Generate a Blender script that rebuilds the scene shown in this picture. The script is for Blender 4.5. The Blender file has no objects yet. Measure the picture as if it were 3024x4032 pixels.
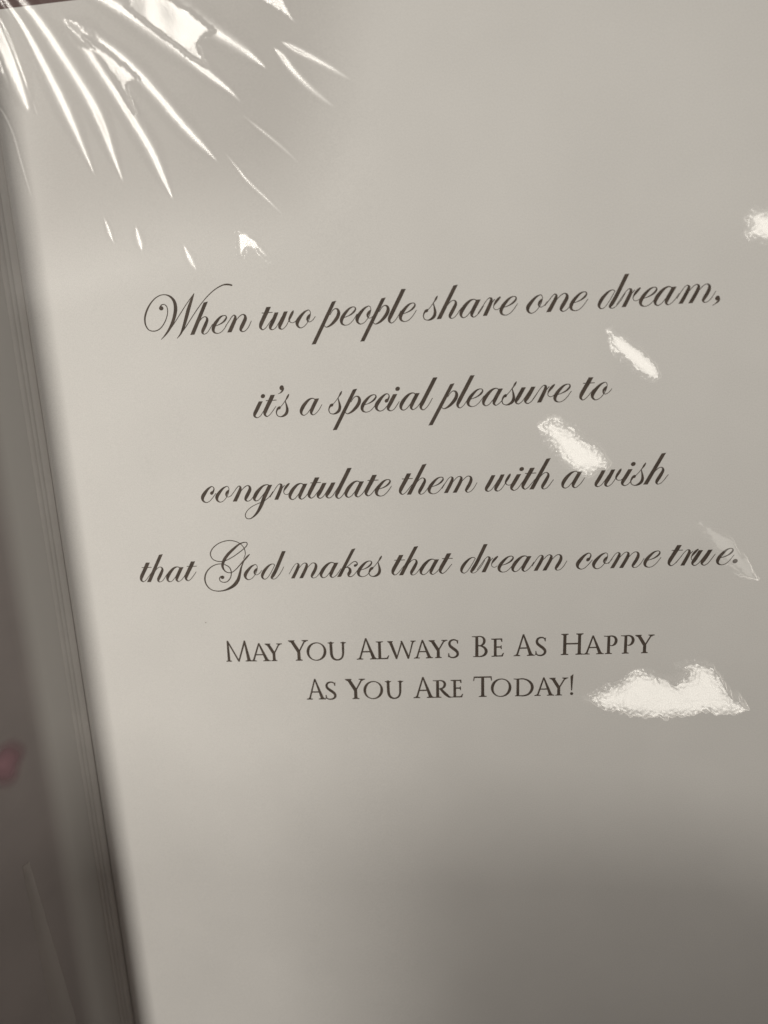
import bpy, math, json
import numpy as np
from mathutils import Vector, Matrix
from mathutils.geometry import tessellate_polygon

# ------------------------------------------------------------------ camera, world, lamps, exposure
MM = 0.001                                    # everything below is written in millimetres
sc = bpy.context.scene
C = bpy.data.collections.new('card_scene'); sc.collection.children.link(C)
CAM = np.array([13.4616, 31.829, 145.9647]); ROT = [[0.995127, 0.040836, 0.089744], [-0.059164, 0.975435, 0.212193], [-0.078874, -0.216469, 0.973098]]
cam = bpy.data.cameras.new('camera'); camo = bpy.data.objects.new('camera', cam); C.objects.link(camo)
cam.sensor_fit = 'VERTICAL'; cam.sensor_width = 27.0; cam.sensor_height = 36.0
cam.lens = 36.0 * 3030.0 / 4032.0
cam.clip_start = 0.005; cam.clip_end = 20.0
m = Matrix([list(ROT[i]) + [CAM[i] * MM] for i in range(3)] + [[0, 0, 0, 1]]); camo.matrix_world = m
cam.dof.use_dof = True; cam.dof.focus_distance = 0.150; cam.dof.aperture_fstop = 11.0
sc.camera = camo

w = bpy.data.worlds.new('World'); sc.world = w; w.use_nodes = True
nt = w.node_tree
bg = nt.nodes['Background']; bg.inputs[0].default_value = (1.0, 0.93, 0.86, 1); bg.inputs[1].default_value = 0.11

def area(name, loc, target, sx, sy, power, col, spread=180):
    l = bpy.data.lights.new(name, 'AREA'); l.shape = 'RECTANGLE'; l.size = sx * MM; l.size_y = sy * MM
    l.energy = power; l.color = col; l.spread = math.radians(spread)
    o = bpy.data.objects.new(name, l); C.objects.link(o); o.location = [v * MM for v in loc]
    z = (Vector(loc) - Vector(target)).normalized(); y = Vector((0, 1, 0)); x = y.cross(z).normalized(); y = z.cross(x)
    o.rotation_euler = Matrix((x, y, z)).transposed().to_euler()
    return o
LX, LZ, LY = -356.0, 476.0, 60.0
LAMP2 = (70.0, 10.0, 600.0)
area('ceiling_tube_light', (LX, LY, LZ), (-20, 40, 0), 50, 540, 2.05, (1.0, 0.95, 0.865), 180)
area('glare_fill_light', LAMP2, (55, -20, 0), 110, 110, 0.56, (1.0, 0.95, 0.86))  # added lamp, gives the film bubbles their glare and some fill
sc.view_settings.view_transform = 'Standard'; sc.view_settings.look = 'None'
sc.view_settings.exposure = 0.0; sc.view_settings.gamma = 1.0; sc.view_settings.use_curve_mapping = False
sc.cycles.max_bounces = 8; sc.cycles.transparent_max_bounces = 16
sc.cycles.caustics_reflective = False; sc.cycles.caustics_refractive = False

# ------------------------------------------------------------------ helpers
def mesh(name, verts, faces, mat, parent=None, smooth=False):
    me = bpy.data.meshes.new(name); me.from_pydata([tuple(float(c) * MM for c in v) for v in verts], [], faces); me.update()
    if smooth: me.polygons.foreach_set('use_smooth', [True] * len(me.polygons))
    o = bpy.data.objects.new(name, me); C.objects.link(o)
    if mat: me.materials.append(mat)
    if parent: o.parent = parent
    return o
def grid(name, X, Y, Z, mat, parent=None, keep=None, attr=None, attr2=None):
    ny, nx = X.shape
    co = np.stack([X, Y, Z], -1).reshape(-1, 3).astype(np.float32) * MM
    i = np.arange(ny * nx).reshape(ny, nx)
    q = np.stack([i[:-1, :-1], i[:-1, 1:], i[1:, 1:], i[1:, :-1]], -1).reshape(-1, 4)
    if keep is not None:
        kq = keep.reshape(-1)[q].all(1); q = q[kq]
        used = np.unique(q)
        if attr is not None: attr = attr.reshape(-1)[used]
        if attr2 is not None: attr2 = attr2.reshape(-1)[used]
        re = np.full(ny * nx, -1); re[used] = np.arange(len(used)); q = re[q]; co = co[used]
    me = bpy.data.meshes.new(name)
    me.vertices.add(len(co)); me.vertices.foreach_set('co', co.ravel())
    me.loops.add(q.size); me.loops.foreach_set('vertex_index', q.ravel().astype(np.int32))
    me.polygons.add(len(q)); me.polygons.foreach_set('loop_start', np.arange(0, q.size, 4, dtype=np.int32))
    me.polygons.foreach_set('loop_total', np.full(len(q), 4, dtype=np.int32))
    me.polygons.foreach_set('use_smooth', np.ones(len(q), dtype=bool))
    me.update(calc_edges=True)
    for an, av in (('loose', attr), ('lifted', attr2)):
        if av is None: continue
        la = me.attributes.new(an, 'FLOAT', 'POINT'); la.data.foreach_set('value', np.ascontiguousarray(av.reshape(-1), dtype=np.float32))
    o = bpy.data.objects.new(name, me); C.objects.link(o); me.materials.append(mat)
    if parent: o.parent = parent
    return o
def empty(name, loc, label, cat):
    o = bpy.data.objects.new(name, None); C.objects.link(o); o.location = [v * MM for v in loc]; o.empty_display_size = 0.01
    o['label'] = label; o['category'] = cat
    return o
def material(name):
    mt = bpy.data.materials.new(name); mt.use_nodes = True; n = mt.node_tree; n.nodes.clear()
    out = n.nodes.new('ShaderNodeOutputMaterial')
    return mt, n, out
def principled(name, col, rough, noise=None, spec=0.3, bump=None):
    mt, n, out = material(name)
    b = n.nodes.new('ShaderNodeBsdfPrincipled'); n.links.new(b.outputs[0], out.inputs[0])
    b.inputs['Base Color'].default_value = (*col, 1); b.inputs['Roughness'].default_value = rough; b.inputs['Specular IOR Level'].default_value = spec
    tc = n.nodes.new('ShaderNodeTexCoord')
    if noise:
        scale, amt = noise
        t = n.nodes.new('ShaderNodeTexNoise'); t.inputs['Scale'].default_value = scale; t.inputs['Detail'].default_value = 6
        n.links.new(tc.outputs['Object'], t.inputs['Vector'])
        r = n.nodes.new('ShaderNodeValToRGB'); n.links.new(t.outputs['Fac'], r.inputs[0])
        r.color_ramp.elements[0].position = 0.3; r.color_ramp.elements[1].position = 0.7
        r.color_ramp.elements[0].color = (*[c * (1 - amt) for c in col], 1); r.color_ramp.elements[1].color = (*[min(1, c * (1 + amt)) for c in col], 1)
        n.links.new(r.outputs[0], b.inputs['Base Color'])
    if bump:
        scale, strength = bump
        t = n.nodes.new('ShaderNodeTexNoise'); t.inputs['Scale'].default_value = scale; t.inputs['Detail'].default_value = 4
        n.links.new(tc.outputs['Object'], t.inputs['Vector'])
        bp = n.nodes.new('ShaderNodeBump'); bp.inputs['Strength'].default_value = strength; bp.inputs['Distance'].default_value = 0.0001
        n.links.new(t.outputs['Fac'], bp.inputs['Height']); n.links.new(bp.outputs[0], b.inputs['Normal'])
    return mt

PAPER = principled('white_card_paper', (0.80, 0.787, 0.766), 0.5, (60, 0.02), 0.25, (1800, 0.12))
n = PAPER.node_tree; b = [x for x in n.nodes if x.type == 'BSDF_PRINCIPLED'][0]
src = b.inputs['Base Color'].links[0].from_socket; tc = [x for x in n.nodes if x.type == 'TEX_COORD'][0]
gn = n.nodes.new('ShaderNodeTexNoise'); gn.inputs['Scale'].default_value = 4200; gn.inputs['Detail'].default_value = 2; n.links.new(tc.outputs['Object'], gn.inputs['Vector'])
gr = n.nodes.new('ShaderNodeMapRange'); gr.inputs[1].default_value = 0.25; gr.inputs[2].default_value = 0.75; gr.inputs[3].default_value = 0.94; gr.inputs[4].default_value = 1.04; n.links.new(gn.outputs['Fac'], gr.inputs[0])
gv = n.nodes.new('ShaderNodeVectorMath'); gv.operation = 'SCALE'; n.links.new(src, gv.inputs[0]); n.links.new(gr.outputs[0], gv.inputs['Scale']); n.links.new(gv.outputs[0], b.inputs['Base Color'])
# a few specks of dust and pulp in the paper
n = PAPER.node_tree; b = [x for x in n.nodes if x.type == 'BSDF_PRINCIPLED'][0]
src = b.inputs['Base Color'].links[0].from_socket
tc = [x for x in n.nodes if x.type == 'TEX_COORD'][0]
vo = n.nodes.new('ShaderNodeTexVoronoi'); vo.inputs['Scale'].default_value = 55; n.links.new(tc.outputs['Object'], vo.inputs['Vector'])
lt = n.nodes.new('ShaderNodeMath'); lt.operation = 'LESS_THAN'; lt.inputs[1].default_value = 0.007; n.links.new(vo.outputs['Distance'], lt.inputs[0])
sep = n.nodes.new('ShaderNodeSeparateColor'); n.links.new(vo.outputs['Color'], sep.inputs[0])
gt = n.nodes.new('ShaderNodeMath'); gt.operation = 'GREATER_THAN'; gt.inputs[1].default_value = 0.72; n.links.new(sep.outputs[0], gt.inputs[0])
mu = n.nodes.new('ShaderNodeMath'); mu.operation = 'MULTIPLY'; n.links.new(lt.outputs[0], mu.inputs[0]); n.links.new(gt.outputs[0], mu.inputs[1])
mx = n.nodes.new('ShaderNodeMix'); mx.data_type = 'RGBA'; n.links.new(mu.outputs[0], mx.inputs[0]); n.links.new(src, mx.inputs[6]); mx.inputs[7].default_value = (0.40, 0.36, 0.33, 1)
n.links.new(mx.outputs[2], b.inputs['Base Color'])
INK = principled('dark_brown_ink', (0.092, 0.072, 0.058), 0.6, (900, 0.25), 0.2)
PANEL_SHADE = principled('shade_toned_card', (0.41, 0.37, 0.36), 0.55, (40, 0.10), 0.2)  # darker panel tone, shade put into the paper colour
PINK = principled('pink_spot_tone', (0.48, 0.28, 0.32), 0.55, (80, 0.12), 0.2)  # pink tone that fades to clear at the rim of the spot
n = PINK.node_tree; b = [x for x in n.nodes if x.type == 'BSDF_PRINCIPLED'][0]
src = b.inputs['Base Color'].links[0].from_socket
at = n.nodes.new('ShaderNodeAttribute'); at.attribute_name = 'layer'
tp = n.nodes.new('ShaderNodeBsdfTransparent'); ms = n.nodes.new('ShaderNodeMixShader'); n.links.new(at.outputs['Fac'], ms.inputs[0])
n.links.new(tp.outputs[0], ms.inputs[1]); n.links.new(b.outputs[0], ms.inputs[2])
n.links.new(ms.outputs[0], [x for x in n.nodes if x.type == 'OUTPUT_MATERIAL'][0].inputs[0])
n = PANEL_SHADE.node_tree; b = [x for x in n.nodes if x.type == 'BSDF_PRINCIPLED'][0]
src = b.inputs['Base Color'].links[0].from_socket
at = n.nodes.new('ShaderNodeAttribute'); at.attribute_name = 'print'  # mask of the shade put into the panel colour
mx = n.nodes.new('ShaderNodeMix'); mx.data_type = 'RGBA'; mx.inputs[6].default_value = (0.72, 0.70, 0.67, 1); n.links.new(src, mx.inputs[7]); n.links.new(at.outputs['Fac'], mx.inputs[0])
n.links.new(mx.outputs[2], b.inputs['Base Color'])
INSERT = principled('insert_sheet_paper', (0.76, 0.735, 0.705), 0.6, (90, 0.05), 0.2)
WOOD = principled('red_brown_shelf', (0.085, 0.020, 0.013), 0.35, (50, 0.5), 0.4)

def film_material(name, rough, tint, haze, f0=0.055):
    mt, n, out = material(name)
    tr = n.nodes.new('ShaderNodeBsdfTransparent'); tr.inputs[0].default_value = (*tint, 1)
    if haze == 0:
        at = n.nodes.new('ShaderNodeAttribute'); at.attribute_name = 'loose'
        mc = n.nodes.new('ShaderNodeMix'); mc.data_type = 'RGBA'; mc.inputs[6].default_value = (1, 1, 1, 1); mc.inputs[7].default_value = (*tint, 1)
        n.links.new(at.outputs['Fac'], mc.inputs[0]); n.links.new(mc.outputs[2], tr.inputs[0])
    gl = n.nodes.new('ShaderNodeBsdfGlossy'); gl.inputs['Roughness'].default_value = rough; gl.inputs[0].default_value = (1, 1, 1, 1)
    # Schlick reflectance, the same from both sides of the thin film
    lw = n.nodes.new('ShaderNodeLayerWeight'); pw = n.nodes.new('ShaderNodeMath'); pw.operation = 'POWER'; pw.inputs[1].default_value = 5.0
    n.links.new(lw.outputs['Facing'], pw.inputs[0])
    fr = n.nodes.new('ShaderNodeMath'); fr.operation = 'MULTIPLY_ADD'; fr.inputs[1].default_value = 0.9; fr.inputs[2].default_value = f0
    n.links.new(pw.outputs[0], fr.inputs[0])
    if haze == 0:
        ae = n.nodes.new('ShaderNodeAttribute'); ae.attribute_name = 'lifted'
        ml = n.nodes.new('ShaderNodeMath'); ml.operation = 'MULTIPLY'; n.links.new(fr.outputs[0], ml.inputs[0]); n.links.new(ae.outputs['Fac'], ml.inputs[1]); fr = ml
    cm = n.nodes.new('ShaderNodeCombineColor')
    for k in range(3): n.links.new(fr.outputs[0], cm.inputs[k])
    n.links.new(cm.outputs[0], gl.inputs[0])
    g2 = n.nodes.new('ShaderNodeBsdfGlossy'); g2.inputs['Roughness'].default_value = rough * 2.6; n.links.new(cm.outputs[0], g2.inputs[0])
    gm = n.nodes.new('ShaderNodeMixShader'); gm.inputs[0].default_value = 0.58; n.links.new(gl.outputs[0], gm.inputs[1]); n.links.new(g2.outputs[0], gm.inputs[2])
    mix = n.nodes.new('ShaderNodeAddShader'); n.links.new(tr.outputs[0], mix.inputs[0]); n.links.new(gm.outputs[0], mix.inputs[1])
    last = mix
    if haze:
        df = n.nodes.new('ShaderNodeBsdfDiffuse'); df.inputs[0].default_value = (0.8, 0.78, 0.74, 1)
        m2 = n.nodes.new('ShaderNodeMixShader'); m2.inputs[0].default_value = haze
        n.links.new(mix.outputs[0], m2.inputs[1]); n.links.new(df.outputs[0], m2.inputs[2]); last = m2
    n.links.new(last.outputs[0], out.inputs[0])
    return mt
FILM = film_material('clear_plastic_film', 0.11, (0.885, 0.88, 0.878), 0)
BUBBLE = film_material('clinging_plastic_film', 0.17, (1, 1, 1), 0, 0.085)
VEIL = film_material('thin_plastic_film', 0.24, (1, 1, 1), 0, 0.030)
STREAK = film_material('pale_streak_film', 0.3, (0.95, 0.94, 0.93), 0.16)  # pale diffuse haze stands for a reflection in the film

def pz(X):                                    # how the page sags towards the fold
    d = np.maximum(0.0, 14.36 - np.asarray(X, float)); return -2.882e-4 * d * d

# ------------------------------------------------------------------ the setting: the shelf under the card
def box(name, x0, x1, y0, y1, z0, z1, mat, parent=None):
    v = [(x, y, z) for z in (z0, z1) for y in (y0, y1) for x in (x0, x1)]
    return mesh(name, v, [(0, 2, 3, 1), (4, 5, 7, 6), (0, 1, 5, 4), (2, 6, 7, 3), (0, 4, 6, 2), (1, 3, 7, 5)], mat, parent)
shelf = box('shelf', -260, 260, -300, 260, -30, -9, WOOD); shelf['kind'] = 'structure'

# ------------------------------------------------------------------ the greeting card
TOP, BOT, RIGHT, FOLD = 94.25, -146.0, 90.0, -67.7
card = empty('greeting_card', (9, 0, -8.5), 'open white greeting card lying under clear film with a brown script verse', 'greeting card')
inv = card.location.copy()
def own(o, parent):                            # parent without moving
    o.parent = parent
    return o
def sweep(name, prof, y0, y1, mat, parent, thick=0.25, skew=0.0, ny=24):
    """a sheet with the profile [(x, z), ...], swept along y, with real thickness"""
    P = np.array(prof, float); t = np.gradient(P, axis=0); t /= np.linalg.norm(t, axis=1)[:, None]
    N = np.stack([-t[:, 1], t[:, 0]], 1); N *= np.sign(N[:, 1].sum() + 1e-9)
    low = P - N * thick
    ring = np.concatenate([P, low[::-1]]); k = len(ring); v = []; f = []
    for j in range(ny + 1):
        y = y0 + (y1 - y0) * j / ny
        for x, z in ring: v.append((x + skew * y, y, z))
    for j in range(ny):
        for i in range(k):
            a = j * k + i; b2 = j * k + (i + 1) % k; f.append((a, b2, b2 + k, a + k))
    f.append(tuple(range(k))[::-1]); f.append(tuple(ny * k + i for i in range(k)))
    o = mesh(name, v, f, mat, parent, False)
    o.matrix_parent_inverse = Matrix.Translation(-parent.location) if parent == card else Matrix()
    me = o.data; me.polygons.foreach_set('use_smooth', [True] * len(me.polygons))
    try: me.set_sharp_from_angle(angle=math.radians(35))
    except Exception: pass
    return o
xs = np.concatenate([np.linspace(RIGHT, 15, 12), np.linspace(13, -60, 40), np.linspace(-61, -66.6, 14)])
prof = [(x, float(pz(x))) for x in xs] + [(-67.0, -2.03), (-67.3, -2.22), (-67.55, -2.55), (-67.65, -3.0)]
page = sweep('inside_page', prof, BOT, TOP, PAPER, card, 0.35); page['label'] = 'white right hand page printed with the verse'
# the pages of the folded insert showing as thin edges in the fold
for x0, z0, x1, z1, sk in ((-67.75, -2.75, -68.85, -2.05, 0.0012), (-68.8, -2.5, -69.65, -1.85, 0.0004), (-69.6, -2.35, -70.75, -1.7, -0.001)):
    xx = np.linspace(0, 1, 7)
    pr = [(x0 + (x1 - x0) * t, z0 + (z1 - z0) * t + 0.16 * math.sin(math.pi * t)) for t in xx]
    sweep('insert_edge', pr, BOT + 1, TOP - 0.3, INSERT, card, 0.12, sk)
box_o = box('back_cover', -70.5, RIGHT + 0.6, BOT - 0.5, TOP - 0.6, -8.6, -4.2, INSERT, card); box_o.matrix_parent_inverse = Matrix.Translation(-card.location)
# left panel: rises steeply out of the fold, then curls back over its own top
lp = [(-70.62, -1.9)]
for ang, ln in ((28, 2.0), (45, 3.0), (66, 4.0), (71, 6.0), (72, 26.0), (40, 2), (0, 4), (-25, 30)):
    x, z = lp[-1]; lp.append((x - ln * math.cos(math.radians(ang)), z + ln * math.sin(math.radians(ang))))
lpn = np.array(lp); s = np.concatenate([[0], np.cumsum(np.linalg.norm(np.diff(lpn, axis=0), axis=1))])
ss = np.linspace(0, s[-1], 70); fine = np.stack([np.interp(ss, s, lpn[:, 0]), np.interp(ss, s, lpn[:, 1])], 1)
for _ in range(6): fine[1:-1] = (fine[:-2] + 2 * fine[1:-1] + fine[2:]) / 4
ib = int(np.searchsorted(ss, 7.0))
panel = sweep('left_panel', [tuple(q) for q in fine], BOT, TOP - 0.2, PANEL_SHADE, card, 0.35); panel['label'] = 'left hand panel in shade, more shade put into its colour, fading into a pale margin'
pa = panel.data.attributes.new('print', 'FLOAT', 'POINT')  # holds how much painted shade each point of the panel takes
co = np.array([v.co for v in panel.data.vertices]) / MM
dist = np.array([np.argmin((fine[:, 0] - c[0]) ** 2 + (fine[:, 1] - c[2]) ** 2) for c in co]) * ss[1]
pa.data.foreach_set('value', np.clip((dist - 7.0 + 2.2) / 4.4, 0, 1).astype(np.float32))  # painted shade deepens from the pale margin outwards

def on_leaf(px, py):                           # where the sight line to a spot of the left panel meets it
    d = np.array(ROT) @ np.array([(px - 1512) / 3030, -(py - 2016) / 3030, -1.0])
    best = None
    for i in range(len(fine) - 1):
        (xa, za), (xb, zb) = fine[i], fine[i + 1]; nx, nz = -(zb - za), xb - xa
        den = d[0] * nx + d[2] * nz
        t = ((xa - CAM[0]) * nx + (za - CAM[2]) * nz) / den
        q = CAM + d * t; u = ((q[0] - xa) * (xb - xa) + (q[2] - za) * (zb - za)) / ((xb - xa) ** 2 + (zb - za) ** 2)
        if 0 <= u <= 1 and t > 0: return i + u, q[1]
    return None
def leaf_pt(i, y, lift):
    k = int(min(max(i, 0), len(fine) - 2)); u = i - k; q = fine[k] * (1 - u) + fine[k + 1] * u
    t = fine[k + 1] - fine[k]; t /= np.linalg.norm(t); nrm = np.array([t[1], -t[0]]); nrm = nrm * np.sign(nrm[0])
    return (q[0] + nrm[0] * lift, y, q[1] + nrm[1] * lift)
ds = ss[1]
def soft_spot(name, ci, cy, ru, rv, rot, parent):
    v = [leaf_pt(ci, cy, 0.06)]; f = []; N = 40; c_, s_ = math.cos(rot), math.sin(rot); layer = [1.0]
    for q, sft in ((0.45, 0.8), (0.8, 0.4), (1.25, 0.0)):
        for k in range(N):
            a = 2 * math.pi * k / N; r = q * (1 + 0.10 * math.sin(3 * a + 1) + 0.05 * math.sin(5 * a))
            du, dv = ru * r * math.cos(a), rv * r * math.sin(a)
            v.append(leaf_pt(ci + (du * c_ - dv * s_) / ds, cy + du * s_ + dv * c_, 0.06)); layer.append(sft)
    for k in range(N):
        j = (k + 1) % N; f.append((0, 1 + k, 1 + j))
        for q in (0, N): f.append((1 + q + k, 1 + q + N + k, 1 + q + N + j, 1 + q + j))
    o = mesh(name, v, f, PINK, parent)
    o.data.attributes.new('layer', 'FLOAT', 'POINT').data.foreach_set('value', np.array(layer, dtype=np.float32))
    return o
hit = on_leaf(15, 3010)
if hit: soft_spot('pink_spot', hit[0], hit[1], 4.8, 4.2, 0.3, panel)

# ------------------------------------------------------------------ added board, out of view over the lower edge, to cast the lower shadow
BLOCKER = principled('light_blocker_buff', (0.42, 0.34, 0.26), 0.7, (70, 0.1), 0.2)
e0, e1 = np.array((-158.0, -32.0, 195.0)), np.array((112.0, -60.0, 102.0)); dn = np.array((0.0, -1.0, 0.10))
ux = (e1 - e0); un = np.cross(ux / np.linalg.norm(ux), -dn); un /= np.linalg.norm(un)
outl = []
for cx_, cy_, a0 in ((60, 60, 180), (None, 60, 270)):
    for k in range(17):
        a = math.radians(a0 + 90 * k / 16); L_ = np.linalg.norm(ux); bx = cx_ if cx_ else L_ - 60
        outl.append((bx + 60 * math.cos(a), cy_ + 60 * math.sin(a)))
L_ = np.linalg.norm(ux); outl += [(L_, 150.0), (0.0, 150.0)]
ev = [tuple(e0 + ux / L_ * a + dn * b2) for a, b2 in outl]; n_ = len(ev)
ev += [tuple(np.array(q) + un * 0.8) for q in ev]
blocker = mesh('light_blocker', ev, [tuple(range(n_)), tuple(range(2 * n_ - 1, n_ - 1, -1))] + [(k, (k + 1) % n_, n_ + (k + 1) % n_, n_ + k) for k in range(n_)], BLOCKER)
blocker['label'] = 'added out-of-view board that shades the lower edge of the card'; blocker['category'] = 'light_blocker'

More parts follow.
